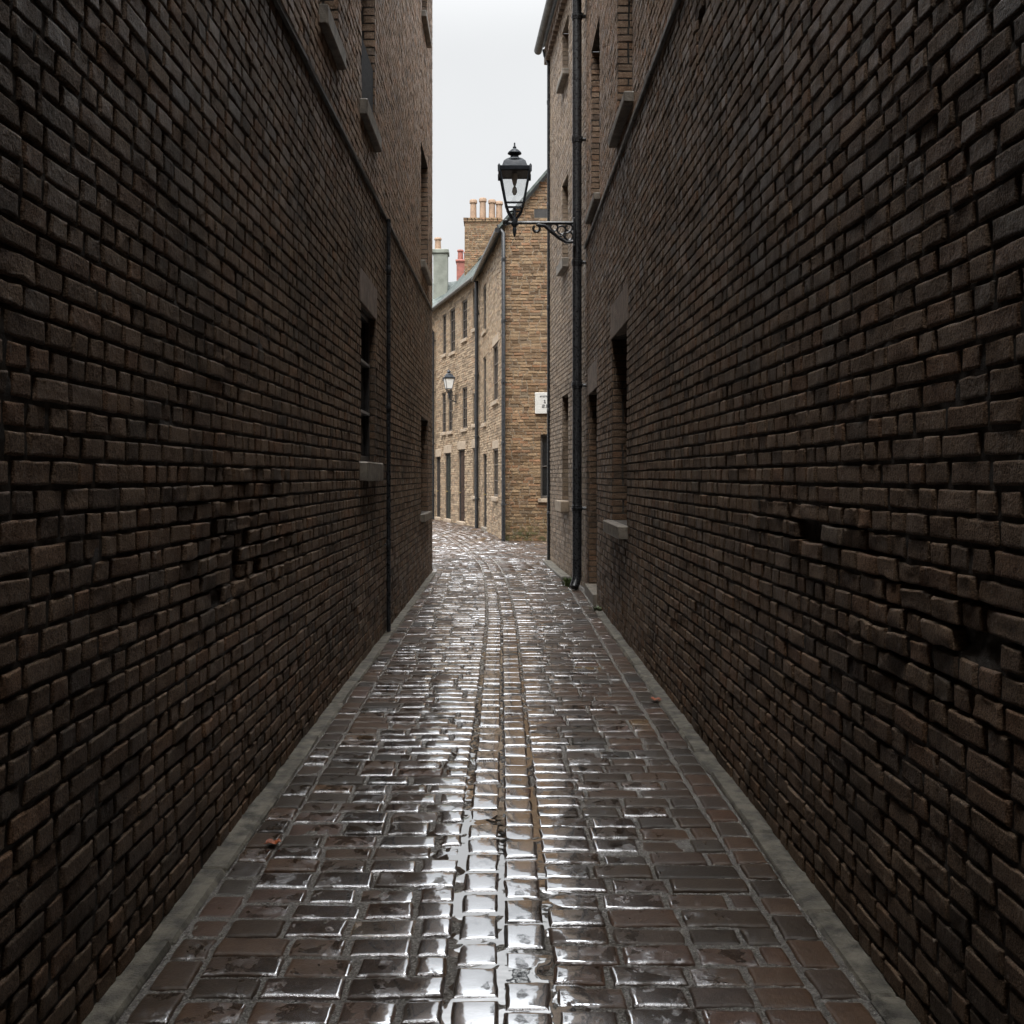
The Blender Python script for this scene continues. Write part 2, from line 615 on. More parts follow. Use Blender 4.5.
def backing(acc, F, s0, s1, z0, z1, openings, d=-.010, mat=1, fine=None, depth=None):
    """mortar sheet behind the bricks with the openings left out; `fine` = (s0,s1,z0,z1) gets a rough grid"""
    cutters = list(openings) + ([fine] if fine else [])
    S = sorted({s0, s1, *[min(max(x, s0), s1) for o in cutters for x in o[:2]]})
    Zs = sorted({z0, z1, *[min(max(x, z0), z1) for o in cutters for x in o[2:4]]})
    for a, b in zip(S[:-1], S[1:]):
        for c, e in zip(Zs[:-1], Zs[1:]):
            m, n = (a + b) / 2, (c + e) / 2
            if any(o[0] < m < o[1] and o[2] < n < o[3] for o in cutters):
                continue
            p = [F.w(a, d, c), F.w(b, d, c), F.w(b, d, e), F.w(a, d, e)]
            if F.flip:
                p = p[::-1]
            acc.quad(*p, mat=mat)
    if fine:
        a, b, c, e = fine
        ns, nz = int((b - a) / .022), int((e - c) / .022)
        ss, zz = np.meshgrid(np.linspace(a, b, ns), np.linspace(c, e, nz), indexing='ij')
        P = np.stack([ss.ravel(), zz.ravel(), ss.ravel() * 0], 1)
        D = d + .004 * vn(P * 30, 8) + .005 * vn(P * 7, 9)
        if depth is not None:
            D = D - depth(ss.ravel(), zz.ravel()) * (.030 + .02 * vn(P * 16, 10))
        V = F.w(ss.ravel(), D, zz.ravel())
        g = np.arange(ns)[:, None] * nz + np.arange(nz)[None]
        q = np.stack([g[:-1, :-1], g[1:, :-1], g[1:, 1:], g[:-1, 1:]], -1).reshape(-1, 4)
        if F.flip:
            q = q[:, ::-1]
        acc.add(V, q, None, mat)


def reveal(acc, F, o, depth, mat=0, mmat=1):
    """brick jambs, soffit and bottom of an opening"""
    s0, s1, z0, z1 = o[:4]
    for s, sg in ((s0, 1), (s1, -1)):
        p = F.w(s, 0, 0)
        G = Frame(p[:2], -F.n, F.u * sg)
        emit_bricks(acc, G, bricks_for(.006, depth, z0, z1, [], [.104, .214]), 1, amp=.6, mat=mat, skirt=.009, rough_dep=.001, tilt=.006)
        backing(acc, G, -.0, depth, z0, z1, [], -.005, mmat)
    acc.quad(F.w(s0, 0, z1), F.w(s1, 0, z1), F.w(s1, -depth, z1), F.w(s0, -depth, z1), mat=mmat)
    acc.quad(F.w(s0, 0, z0), F.w(s1, 0, z0), F.w(s1, -depth, z0), F.w(s0, -depth, z0), mat=mmat)


def window(F, o, d, parent, frame=None, bars=(1, 3), sill=None, label=None, sillmat=None, barmat=None):
    """window = its frame; children: pane, glazing bars, sill. o = (s0,s1,z0,z1), pane d metres inside the wall face"""
    s0, s1, z0, z1 = o[:4]
    fm = frame or M['frame']
    w = MB()
    t = .045
    for (a, b, c, e) in ((s0 - .01, s0 + t, z0, z1), (s1 - t, s1 + .01, z0, z1), (s0 + t, s1 - t, z1 - t, z1 + .01), (s0 + t, s1 - t, z0 - .01, z0 + t * 1.3)):
        w.box(F.o, F.u, F.n, (a, b), (-d - .03, -d + .03), (c, e), .005)
    ob = w.build('window', fm, parent)
    if label:
        ob['label'] = label
    g = MB()
    g.box(F.o, F.u, F.n, (s0 + .02, s1 - .02), (-d - .012, -d - .004), (z0 + .02, z1 - .02), .001)
    g.build('pane', M['glass'], ob)
    nb, mb = bars
    for k in range(1, nb + 1):
        s = s0 + (s1 - s0) * k / (nb + 1)
        b = MB()
        b.box(F.o, F.u, F.n, (s - .011, s + .011), (-d - .003, -d + .018), (z0 + t, z1 - t), .003)
        b.build('glazing_bar', barmat or fm, ob)
    for k in range(1, mb + 1):
        z = z0 + (z1 - z0) * k / (mb + 1)
        b = MB()
        b.box(F.o, F.u, F.n, (s0 + t, s1 - t), (-d - .003, -d + (.04 if barmat else .0155)), (z - .013, z + .013), .003)
        b.build('glazing_bar', barmat or fm, ob)
    if sill:
        h, out = sill
        q = MB()
        q.box(F.o, F.u, F.n, (s0 - (.07 if s1 - s0 > .8 else .03), s1 + (.07 if s1 - s0 > .8 else .03)), (-d + .03, out), (z0 - h, z0 - .003), .010, .003)
        q.build('sill', sillmat or M['sill'], ob)
    return ob


def lintel(F, o, parent, h=.3, mat=None):
    s0, s1, z0, z1 = o[:4]
    b = MB()
    b.box(F.o, F.u, F.n, (s0 - .10, s1 + .10), (-.12, .006), (z1, z1 + h), .008, .002)
    b.build('lintel', mat or M['lintel'], parent)


def door(F, o, d, parent, mat, step=.12, fan=None, stepmat=None):
    s0, s1, z0, z1 = o[:4]
    p = MB()
    w = s1 - s0
    zt = z1 if not fan else z1 - fan
    p.box(F.o, F.u, F.n, (s0 + .05, s1 - .05), (-d - .04, -d), (step, zt - .05), .006)
    for (a, b, c, e) in ((.13, .46, .12, .42), (.54, .87, .12, .42), (.13, .46, .5, .92), (.54, .87, .5, .92)):
        H = zt - .05 - step
        p.box(F.o, F.u, F.n, (s0 + w * a, s0 + w * b), (-d - .01, -d + .014), (step + H * c, step + H * e), .012)
    ob = p.build('door', mat, parent)
    f = MB()
    for (a, b, c, e) in ((s0 - .01, s0 + .05, 0, z1), (s1 - .05, s1 + .01, 0, z1), (s0 + .05, s1 - .05, z1 - .05, z1 + .01), (s0 + .05, s1 - .05, zt - .05, zt)):
        f.box(F.o, F.u, F.n, (a, b), (-d - .05, -d + .035), (c, e), .005)
    f.build('door_frame', M['frame'], ob)
    if fan:
        g = MB()
        g.box(F.o, F.u, F.n, (s0 + .05, s1 - .05), (-d - .02, -d - .01), (zt, z1 - .05), .001)
        g.build('fanlight', M['glass'], ob)
    k = MB()
    a = F.w(s0 + w * .84, -d, step + .95)
    b = F.w(s0 + w * .84, -d + .07, step + .95)
    k.tube([a, b], [.012, .03], 10)
    k.build('handle', M['brass'], ob, True)
    st = MB()
    st.box(F.o, F.u, F.n, (s0 - .06, s1 + .06), (-d - .05, .05), (-.02, step - .004), .012, .003)
    st.build('doorstep', stepmat or M['sill'], ob)
    return ob


def drainpipe(x, y, z0, z1, r, parent, nx, ny, shoe=None, every=1.85, head=None, mat=None, first=.9):
    """round pipe with socket collars, two-eared brackets into the wall behind (direction nx,ny points to the wall)"""
    p = MB()
    path = [(x, y, z1)]
    if shoe:
        path += [(x, y, z0 + .20), (x + shoe[0] * .35, y + shoe[1] * .35, z0 + .12), (x + shoe[0], y + shoe[1], z0 + .045)]
    else:
        path += [(x, y, z0)]
    if head:
        path = [(x + head[0], y + head[1], z1 + head[2]), (x + head[0] * .8, y + head[1] * .8, z1 + head[2] * .6)] + path
    p.tube(path, r, 14)
    z = z0 + first
    while z < z1 - .2:
        p.lathe([(r * 1.0, -.05), (r * 1.13, -.045), (r * 1.13, .04), (r * 1.0, .045)], (x, y, z), 14, closed=False)
        z += every
    ob = p.build('drainpipe', mat or M['iron'], parent, True)
    z = z0 + first
    while z < z1 - .2:
        b = MB()
        b.tube([(x, y, z), (x + nx * .16, y + ny * .16, z)], r * .4, 6)
        b.lathe([(r * 1.12, -.015), (r * 1.2, -.012), (r * 1.2, .012), (r * 1.12, .015)], (x, y, z), 14, closed=False)
        b.tube([(x - ny * r * 1.5 + nx * r, y + nx * r * 1.5 + ny * r, z), (x + ny * r * 1.5 + nx * r, y - nx * r * 1.5 + ny * r, z)], r * .22, 6)
        b.build('bracket', mat or M['iron'], ob)
        z += every
    return ob


def body_sides(acc, pts, z1, mat):
    """plain outer sides of a building: pts is an open plan polyline, walls from the ground to z1"""
    for a, b in zip(pts[:-1], pts[1:]):
        acc.quad((a[0], a[1], -.05), (b[0], b[1], -.05), (b[0], b[1], z1), (a[0], a[1], z1), mat=mat)


# ------------------------------------------------------------------ LEFT BUILDING
def blob(s, z, c):
    return np.exp(-(((s - c[0]) / c[2]) ** 2 + ((z - c[1]) / c[3]) ** 2))


LD = [(4.7, 1.44, .85, .17), (5.2, 1.18, .7, .13), (4.3, 1.20, .5, .14), (3.9, .62, .25, .10), (2.35, 2.05, .12, .06)]
RD = [(2.75, 1.22, .55, .09), (3.9, 1.36, .8, .07), (3.0, .98, .5, .08), (6.1, 4.35, .12, .3)]


def gone_of(L):
    return lambda s, z: min(.12, .3 * max(0., max(float(blob(s, z, c)) for c in L) - .35))


def depth_of(L):
    def f(s, z):
        k = np.zeros_like(s)
        for c in L:
            k = np.maximum(k, blob(s, z, c))
        return np.clip((k - .25) / .3, 0, 1)
    return f


def shade_block(acc, F, s0, s1, z0, z1, back):
    """unseen upper block added to keep skylight off the near lane"""
    p = [F.w(s0, -.01, 0), F.w(s1, -.01, 0), F.w(s1, -back, 0), F.w(s0, -back, 0)]
    for a, b in zip(p, p[1:] + p[:1]):
        acc.quad((a[0], a[1], z0), (b[0], b[1], z0), (b[0], b[1], z1), (a[0], a[1], z1), mat=0)
    acc.quad(*[(q[0], q[1], z1 - .01) for q in p], mat=1)


def long_wall(acc, F, s0, s1, h, ops, cuts, damage, fine, ledge, split=8.2):
    """a lane wall: dense bricks close to the lane's near end, lighter ones further off and high up"""
    gone = gone_of(damage)
    allb = bricks_for(s0, s1, 0, h, cuts, gone=gone)
    near = (allb[:, 0] > .6) & (allb[:, 0] < split) & (allb[:, 2] < 1.9 + .52 * allb[:, 0])
    dk = np.array([max(float(blob(b[0], b[2], c)) for c in damage) for b in allb])
    hurt = near & (dk > .22)
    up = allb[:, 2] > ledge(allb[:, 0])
    emit_bricks(acc, F, allb[hurt], 2, amp=2.4, skirt=.05, rough_dep=.005, tilt=.03)
    emit_bricks(acc, F, allb[near & ~hurt & ~up], 2, skirt=.03)
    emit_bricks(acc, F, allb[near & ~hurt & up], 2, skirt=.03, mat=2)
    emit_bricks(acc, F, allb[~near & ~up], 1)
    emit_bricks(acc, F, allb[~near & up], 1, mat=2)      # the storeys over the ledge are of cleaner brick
    backing(acc, F, s0, s1, 0, h, cuts, fine=fine, depth=depth_of(damage))


LF = Frame((-1.23, 0), (.0039, 1), (1, -.0039))
LH = 10.35
left = thing('brick_building', (-3, 7, 0), 'tall dark sooty brick building along the left side of the lane, thin drainpipe on it', 'building', 'buildings lining the lane')
l1 = (8.49, 9.42, 1.725, 3.075)
l2 = (14.5, 15.75, 1.05, 2.475)
lu1 = (6.63, 7.34, 4.725, 6.525)
lu2 = (8.52, 9.38, 4.80, 6.60)
lu3 = (14.5, 15.75, 4.725, 6.45)
lu4 = (14.65, 15.6, 8.4, 9.675)
lops = [l1, l2, lu1, lu2, lu3, lu4]
a = Acc()
long_wall(a, LF, -5, 16.7, LH, lops, lops, LD, (.3, 8.3, 0, 4.2), lambda s: 4.0 + .0195 * s)
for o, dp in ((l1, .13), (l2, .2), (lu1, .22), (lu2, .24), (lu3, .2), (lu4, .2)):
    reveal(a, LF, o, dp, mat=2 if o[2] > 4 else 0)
RG, rl = line_frame(LF.w(16.7, 0, 0)[:2], (-7.0, 17.2), -1)
emit_bricks(a, RG, bricks_for(0, rl, 0, LH, []), 1)
backing(a, RG, 0, rl, 0, LH, [])
body_sides(a, [LF.w(-5, -.02, 0)[:2], (-7, -5), (-7, 17.2)], LH, 0)
shade_block(a, LF, -4.95, 8.2, LH - .3, 15.5, 5.6)  # added height out of view, shades the near lane
a.quad((-1.3, -4.9, -.05), (1.3, -4.9, -.05), (1.3, -4.9, 15.5), (-1.3, -4.9, 15.5), mat=0)   # unseen end wall added behind the viewer to darken the near walls
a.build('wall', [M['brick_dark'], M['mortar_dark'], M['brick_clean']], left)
window(LF, l1, .085, left, bars=(0, 2), sill=(.17, .07), barmat=M['bar'])
window(LF, l2, .15, left, bars=(1, 1), sill=(.12, .06))
window(LF, lu1, .17, left, bars=(1, 2), sill=(.14, .055))
w2 = window(LF, lu2, .20, left, bars=(1, 2), sill=(.145, .06))
g = MB()
g.box(LF.o, LF.u, LF.n, (lu2[0] + .012, lu2[1] - .012), (-.05, -.014), (lu2[2] + .02, 5.40), .006)
g.build('guard_panel', M['soot_iron'], w2)
window(LF, lu3, .15, left, bars=(1, 2), sill=(.12, .07))
window(LF, lu4, .15, left, bars=(1, 1), sill=(.10, .07))
lintel(LF, l1, left, .3)
s = MB()
for k in range(20):
    y0 = -4.4 + k * 1.05
    for y1 in (y0 + 1.046,):
        z0, z1 = 4.03 + .0195 * y0, 4.03 + .0195 * y1
        zt = .035
        P = []
        for (yy, zz) in ((y0, z0), (min(y1, 16.7), z1)):
            for (dd, dz) in ((-.02, -.022), (.022, -.022), (.025, .004), (-.02, zt)):
                P.append(LF.w(yy, dd + random.uniform(-.003, .003), zz + dz))
        s.add(P, [(0, 1, 5, 4), (1, 2, 6, 5), (2, 3, 7, 6), (3, 0, 4, 7), (0, 3, 2, 1), (4, 5, 6, 7)])
s.build('string_course', M['lead'], left)
pp = LF.w(10.2, .034, 0)
drainpipe(pp[0], pp[1], .0, 4.22, .022, left, -1, 0, every=1.4)
r_ = MB()
r_.poly([(-1.0, -5, LH - .04), (-1.0, 17.0, LH - .04), (-4.1, 17.0, LH + 1.9), (-4.1, -5, LH + 1.9)])
r_.poly([(-7.2, -5, LH - .04), (-7.2, 17.4, LH - .04), (-4.1, 17.4, LH + 1.9), (-4.1, -5, LH + 1.9)])
r_.poly([(-1.0, -5, LH - .14), (-1.0, 17.0, LH - .14), (-1.0, 17.0, LH - .04), (-1.0, -5, LH - .04)])
r_.build('roof', M['slate'], left)

# ------------------------------------------------------------------ RIGHT BUILDING (near)
RF = Frame((1.225, 0), (-.0035, 1), (-1, -.0035))
RH = 8.55
right = thing('brick_building', (3, 7, 0), 'tall dark brown brick building along the right side of the lane, doorway near its end', 'building', 'buildings lining the lane')
r1 = (9.55, 10.8, 1.125, 3.075)
rd = (12.47, 13.6, 0, 2.7)
ru1 = (9.15, 10.3, 5.10, 7.05)
ru2 = (12.12, 13.2, 5.025, 7.2)
rops = [r1, rd, ru1, ru2]
rcut = rops + [(r1[0] - .1, r1[1] + .1, 3.075, 3.45), (rd[0] - .1, rd[1] + .1, 2.7, 3.075)]
a = Acc()
long_wall(a, RF, -5, 14.15, RH, rops, rcut, RD, (.3, 8.3, 0, 4.8), lambda s: 4.78 + 0 * s)
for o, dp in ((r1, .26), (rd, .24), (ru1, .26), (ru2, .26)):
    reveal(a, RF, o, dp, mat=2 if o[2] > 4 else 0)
body_sides(a, [RF.w(-5, -.02, 0)[:2], (7, -5), (7, 14.15)], RH, 0)
shade_block(a, RF, -4.95, 8.2, RH - .3, 15.5, 5.6)  # matching added height that shades the lane from this side
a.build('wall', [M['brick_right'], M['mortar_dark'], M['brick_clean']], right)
window(RF, r1, .21, right, bars=(1, 3), sill=(.13, .09))
window(RF, ru1, .21, right, bars=(1, 3), sill=(.10, .09))
window(RF, ru2, .21, right, bars=(1, 3), sill=(.09, .08))
lintel(RF, r1, right, .37)
lintel(RF, rd, right, .37)
door(RF, rd, .19, right, M['door'], step=.14, fan=.42)
s = MB()
for k in range(18):
    y0 = -4.4 + k * 1.03
    s.box(RF.o, RF.u, RF.n, (y0, min(y0 + 1.024, 14.1)), (-.03, .026), (4.795, 4.842), .008, .003)
s.build('string_course', M['lead'], right)
drainpipe(1.05, 14.0, .0, RH - .05, .066, right, 1, 0, shoe=(-.05, -.07), first=1.15, every=1.72)
r_ = MB()
r_.poly([(1.0, -5, RH - .02), (1.0, 14.15, RH - .02), (4.1, 14.15, RH + 2.), (4.1, -5, RH + 2.)])
r_.poly([(7.2, -5, RH - .02), (7.2, 14.15, RH - .02), (4.1, 14.15, RH + 2.), (4.1, -5, RH + 2.)])
r_.poly([(1.0, -5, RH - .13), (1.0, 14.15, RH - .13), (1.0, 14.15, RH - .02), (1.0, -5, RH - .02)])
r_.build('roof', M['slate'], right)

# ------------------------------------------------------------------ RIGHT BUILDING (far end of the lane)
far_r = thing('brick_building', (3, 16.5, 0), 'narrow brick building coloured paler as if lit, past the black downpipe, grey gutter under eaves', 'building', 'buildings lining the lane')
FF, fl = line_frame((1.19, 14.16), (.87, 18.62), -1)
yk = lambda y: (y - 14.16) * math.hypot(1, .0717)
f1 = (yk(16.0), yk(16.72), 1.2, 2.925)
f2 = (yk(16.0), yk(16.72), 5.1, 6.45)
f3 = (yk(15.95), yk(16.72), 8.1, 9.0)
a = Acc()
emit_bricks(a, FF, bricks_for(0, fl, 0, 9.45, [f1, f2, f3]), 1)
backing(a, FF, 0, fl, 0, 9.45, [f1, f2, f3])
for o in (f1, f2, f3):
    reveal(a, FF, o, .2)
GF, gl_ = line_frame((.87, 18.62), (7, 18.9), -1)
emit_bricks(a, GF, bricks_for(0, gl_, 0, 9.45, []), 1)
backing(a, GF, 0, gl_, 0, 9.45, [])
body_sides(a, [(7, 18.9), (7, 14.16)], 9.45, 0)
a.build('wall', [M['brick_far_lit'], M['mortar_mid']], far_r)
window(FF, f1, .16, far_r, bars=(0, 2), sill=(.18, .12), sillmat=M['stone_trim'])
window(FF, f2, .16, far_r, bars=(0, 2), sill=(.16, .10))
window(FF, f3, .16, far_r, bars=(0, 1), sill=(.10, .10))
dn = MB()
for k in range(22):
    s_ = .1 + k * .205
    dn.box(FF.o, FF.u, FF.n, (s_, s_ + .1), (-.02, .085), (9.26, 9.40), .008, .003)
dn.box(FF.o, FF.u, FF.n, (0, fl), (-.02, .105), (9.403, 9.47), .006)
dn.build('corbel_course', M['lintel'], far_r)
gt = MB()
for (k0, k1) in ((0, 1.5), (1.5, 3.0), (3.0, 4.56)):
    P = []
    for s_ in (k0 + .002, k1):
        for an in range(0, 9):
            t = math.pi + math.pi * an / 8
            P.append(FF.w(s_, .19 + .075 * math.cos(t), 9.56 + .085 * math.sin(t)))
        for an in range(8, -1, -1):
            t = math.pi + math.pi * an / 8
            P.append(FF.w(s_, .19 + .066 * math.cos(t), 9.56 + .076 * math.sin(t)))
    gt.add(P, [(i, (i + 1) % 18, 18 + (i + 1) % 18, 18 + i) for i in range(18)] + [tuple(range(18)), tuple(range(35, 17, -1))])
gt.add([FF.w(4.565, .19 + .077 * math.cos(math.pi + math.pi * k / 8), 9.56 + .087 * math.sin(math.pi + math.pi * k / 8)) for k in range(9)], [tuple(range(9))])
gt.build('gutter', M['lead'], far_r)
drainpipe(.868, 18.46, .0, 9.2, .036, far_r, 1, 0, every=1.9, head=(-.09, .0, .27))
r_ = MB()
r_.poly([FF.w(0, .14, 9.56), FF.w(fl + .05, .14, 9.56), (3.6, 18.75, 11.6), (3.6, 14.16, 11.6)])
r_.poly([(7.2, 18.9, 9.4), (7.2, 14.16, 9.4), (3.6, 14.16, 11.6), (3.6, 18.75, 11.6)])
r_.build('roof', M['slate'], far_r)

# ------------------------------------------------------------------ TERRACE BEYOND THE LANE
GRP = 'houses beyond the end of the lane'


def chimney(x, y, z0, z1, parent, mat, cap=.05):
    b = MB()
    b.cube(x, y, (z0, z1 - .16), .01)
    b.cube((x[0] - cap, x[1] + cap), (y[0] - cap, y[1] + cap), (z1 - .16, z1), .02)
    return b.build('chimney', mat, parent)


def pot(x, y, z, h, r, parent, mat):
    b = MB()
    b.lathe([(r * 1.1, 0), (r * 1.1, .05), (r * .95, .07), (r * .86, h * .82), (r * 1.1, h * .84), (r * 1.1, h * .95), (r * .98, h), (r * .75, h), (r * .75, h - .12)], (x, y, z), 14)
    return b.build('chimney_pot', mat, parent, True)


# gable house on the corner
gable = thing('brick_house', (1.5, 27.5, 0), 'ochre brick gable end house facing down the lane, white plaque on it', 'house', GRP)
Gf = Frame((.07, 24.6), (1, 0), (0, -1))
gw = (.88, 1.85, 1.05, 2.625)
gv = (.72, 1.15, 7.95, 8.175)
a = Acc()
zz = lambda s: 7.76 + 1.15 * s
B = bricks_for(0, 3.0, 0, 11.4, [gw, gv], [.214, .214, .104, .16, .27])
B = B[(B[:, 3] < zz((B[:, 0] + B[:, 1]) / 2))]
emit_bricks(a, Gf, B, 1, amp=1.6, rough_dep=.006)
backing(a, Gf, 0, 3.0, 0, 7.7, [gw])
a.quad(Gf.w(0, -.013, 7.7), Gf.w(2.6, -.013, 7.7), Gf.w(2.6, -.013, zz(2.6)), Gf.w(0, -.013, zz(0)), mat=1)
reveal(a, Gf, gw, .2)
Af, al = line_frame((.07, 24.6), (-.69, 30.8), 1)
Af = Frame((.07, 24.6), (-.76, 6.2), (-6.2, -.76))
ya = lambda y: (y - 24.6) * math.hypot(1, .1226)
a1 = (ya(28.95), ya(29.75), 5.85, 7.2)
a2 = (ya(26.0), ya(27.15), 3.6, 5.1)
a3 = (ya(28.95), ya(29.75), 3.15, 5.1)
a4 = (ya(26.0), ya(27.15), 1.05, 2.325)
ad = (ya(28.75), ya(29.75), 0, 2.25)
aops = [a1, a2, a3, a4, ad]
a.build('wall', [M['brick_gable'], M['mortar_far']], gable)
a = Acc()
emit_bricks(a, Af, bricks_for(0, al, 0, 7.8, aops, [.3, .22, .16, .4]), 1, amp=1.6, rough_dep=.007)
backing(a, Af, 0, al, 0, 7.8, aops)
for o in aops:
    reveal(a, Af, o, .09)
body_sides(a, [(3.07, 24.62), (5, 24.62), (5, 32), (0, 32)], 7.7, 0)
a.build('side_wall', [M['stone'], M['mortar_far']], gable)
window(Gf, gw, .1, gable, M['frame_far'], (1, 1), (.10, .05), sillmat=M['stone_trim'])
vt = MB()
vt.box(Gf.o, Gf.u, Gf.n, (gv[0], gv[1]), (-.10, -.012), (gv[2], gv[3]), .006)
vt.build('vent', M['frame'], gable)
for o in (a1, a2, a3, a4):
    window(Af, o, .06, gable, M['frame_far'], (1, 2), (.12, .06), sillmat=M['stone_trim'])
door(Af, ad, .07, gable, M['door'], step=.1)
for o in (a2, a4):
    lt = MB()
    lt.box(Af.o, Af.u, Af.n, (o[0] - .12, o[1] + .12), (-.1, .012), (o[3], o[3] + .22), .01, .003)
    lt.build('lintel', M['stone_trim'], gable)
drainpipe(.035, 24.50, 0, 7.55, .050, gable, .3, 1, every=1.5, head=(-.12, .10, .22))
r_ = MB()
t = .09
for dy in (0, 1):
    pass
e0, e1 = Af.w(-.12, .16, 7.66), Af.w(al + .02, .16, 7.66)
k0, k1 = (2.67, 24.46, 10.83), (1.95, 30.95, 10.83)
r_.add([e0, e1, k1, k0, *[(p[0], p[1], p[2] + t) for p in (e0, e1, k1, k0)]],
       [(0, 1, 2, 3), (4, 5, 6, 7), (0, 1, 5, 4), (3, 2, 6, 7), (0, 3, 7, 4), (1, 2, 6, 5)])
r_.poly([(k0[0], k0[1], 10.92), (k1[0], k1[1], 10.92), (5.2, 31, 7.7), (5.2, 24.46, 7.7)])
ro = r_.build('roof', M['slate'], gable)
gt = MB()
gt.tube([Af.w(-.10, .20, 7.62), Af.w(al, .20, 7.62)], .065, 10)
gt.build('gutter', M['iron'], gable, True)

# terrace house further round the bend
terr = thing('stone_house', (-.2, 34, 0), 'buff stone terraced house where the lane bends left, tall brick chimney with clay pots', 'house', GRP)
Bf = Frame((-.69, 30.8), (-.285, 1), (-1, -.285))
yb = lambda y: (y - 30.8) * math.hypot(1, .285)
bl = yb(37.3)
bops = [(yb(31.0), yb(31.62), 6.225, 7.5), (yb(31.0), yb(31.62), 3.225, 4.2), (yb(31.0), yb(31.62), .975, 2.475),
        (yb(32.35), yb(33.0), 6.075, 7.35), (yb(32.35), yb(33.0), 3.15, 4.5),
        (yb(33.98), yb(34.7), 5.85, 7.35), (yb(34.35), yb(35.0), 3.15, 4.575), (yb(35.3), yb(35.85), 5.925, 7.35), (yb(35.35), yb(35.95), 3.15, 4.575)]
bd = [(yb(32.65), yb(33.5), 0, 2.475), (yb(34.6), yb(35.45), 0, 2.4), (yb(36.2), yb(36.9), 0, 2.3)]
a = Acc()
emit_bricks(a, Bf, bricks_for(0, bl, 0, 7.8, bops + bd, [.34, .24, .17, .45]), 1, amp=1.8, rough_dep=.008)
backing(a, Bf, 0, bl, 0, 7.8, bops + bd)
for o in bops + bd:
    reveal(a, Bf, o, .09)
body_sides(a, [(-.5, 30.9), (4, 31.8), (2.2, 38.6), (-2.5, 37.3)], 7.8, 0)
EBx = Bf.w(bl, 0, 0)
a.build('wall', [M['stone'], M['mortar_far']], terr)
for o in bops:
    window(Bf, o, .06, terr, M['frame_far'], (1, 3), (.11, .06), sillmat=M['stone_trim'])
for o, mm in zip(bd, ('door_red', 'door_green', 'door')):
    door(Bf, o, .07, terr, M[mm], step=.1, stepmat=M['stone_trim'])
for o in bd + [bops[2]]:
    lt = MB()
    lt.box(Bf.o, Bf.u, Bf.n, (o[0] - .14, o[1] + .14), (-.1, .014), (o[3], o[3] + .28), .01, .003)
    lt.build('lintel', M['stone_trim'], terr)
pb = Bf.w(.02, .09, 0)
drainpipe(pb[0], pb[1], 0, 7.6, .058, terr, .96, .27, every=1.9)
pb = Bf.w(yb(37.0), .10, 0)
drainpipe(pb[0], pb[1], 0, 6.9, .055, terr, .96, .27, every=1.9, head=(-.15, 0, .35))
r_ = MB()
e0, e1 = Bf.w(0, .14, 7.74), Bf.w(bl, .14, 7.74)
k0, k1 = Bf.w(0, -1.22, 9.3), Bf.w(bl, -1.22, 9.3)
b0, b1 = Bf.w(0, -4.2, 7.7), Bf.w(bl, -4.2, 7.7)
nr = 9
for i in range(nr):         # courses of slates, each lapping over the one below
    f0, f1_ = i / nr, (i + 1.12) / nr
    L = lambda p, q, f: p + (q - p) * f
    q = [L(e0, k0, f0), L(e1, k1, f0), L(e1, k1, min(1, f1_)), L(e0, k0, min(1, f1_))]
    up = np.array([0, 0, .022])
    q = [q[0] + up, q[1] + up, q[2], q[3]]
    r_.poly(q)
    r_.poly([q[0], q[1], q[1] - up, q[0] - up])
r_.poly([k0, k1, b1, b0])
r_.tube([k0, k1], .07, 8)
r_.build('roof', M['slate'], terr)
gt = MB()
gt.tube([Bf.w(-.0, .20, 7.70), Bf.w(bl, .20, 7.70)], .062, 10)
gt.build('gutter', M['lead'], terr, True)


def brick_stack(x, y, z0, z1, parent, mats):
    acc = Acc()
    for (o, u, n, L) in (((x[0], y[0]), (1, 0), (0, -1), x[1] - x[0]), ((x[0], y[0]), (0, 1), (-1, 0), y[1] - y[0]),
                         ((x[1], y[0]), (0, 1), (1, 0), y[1] - y[0]), ((x[0], y[1]), (1, 0), (0, 1), x[1] - x[0])):
        fr = Frame(o, u, n)
        emit_bricks(acc, fr, bricks_for(0, L, z0, z1 - .15, []), 1, amp=1.5)
        backing(acc, fr, 0, L, z0, z1 - .1, [])
        fr2 = Frame((fr.o + fr.n * .04 - fr.u * .04), u, n)
        emit_bricks(acc, fr2, bricks_for(0, L + .08, round((z1 - .15) / CH) * CH, z1, []), 1, amp=1.5, skirt=.06)
    acc.quad((x[0], y[0], z1 - .005), (x[1], y[0], z1 - .005), (x[1], y[1], z1 - .005), (x[0], y[1], z1 - .005), mat=1)
    return acc.build('chimney', mats, parent)


st = brick_stack((-1.33, -.05), (35.6, 36.25), 8.1, 10.8, terr, [M['brick_gable'], M['mortar_far']])
for k, (px, h) in enumerate(((-1.03, .74), (-.69, .80), (-.36, .74), (-.10, .68))):
    pot(px, 35.95, 10.78, h, .125, st, M['terracotta'])

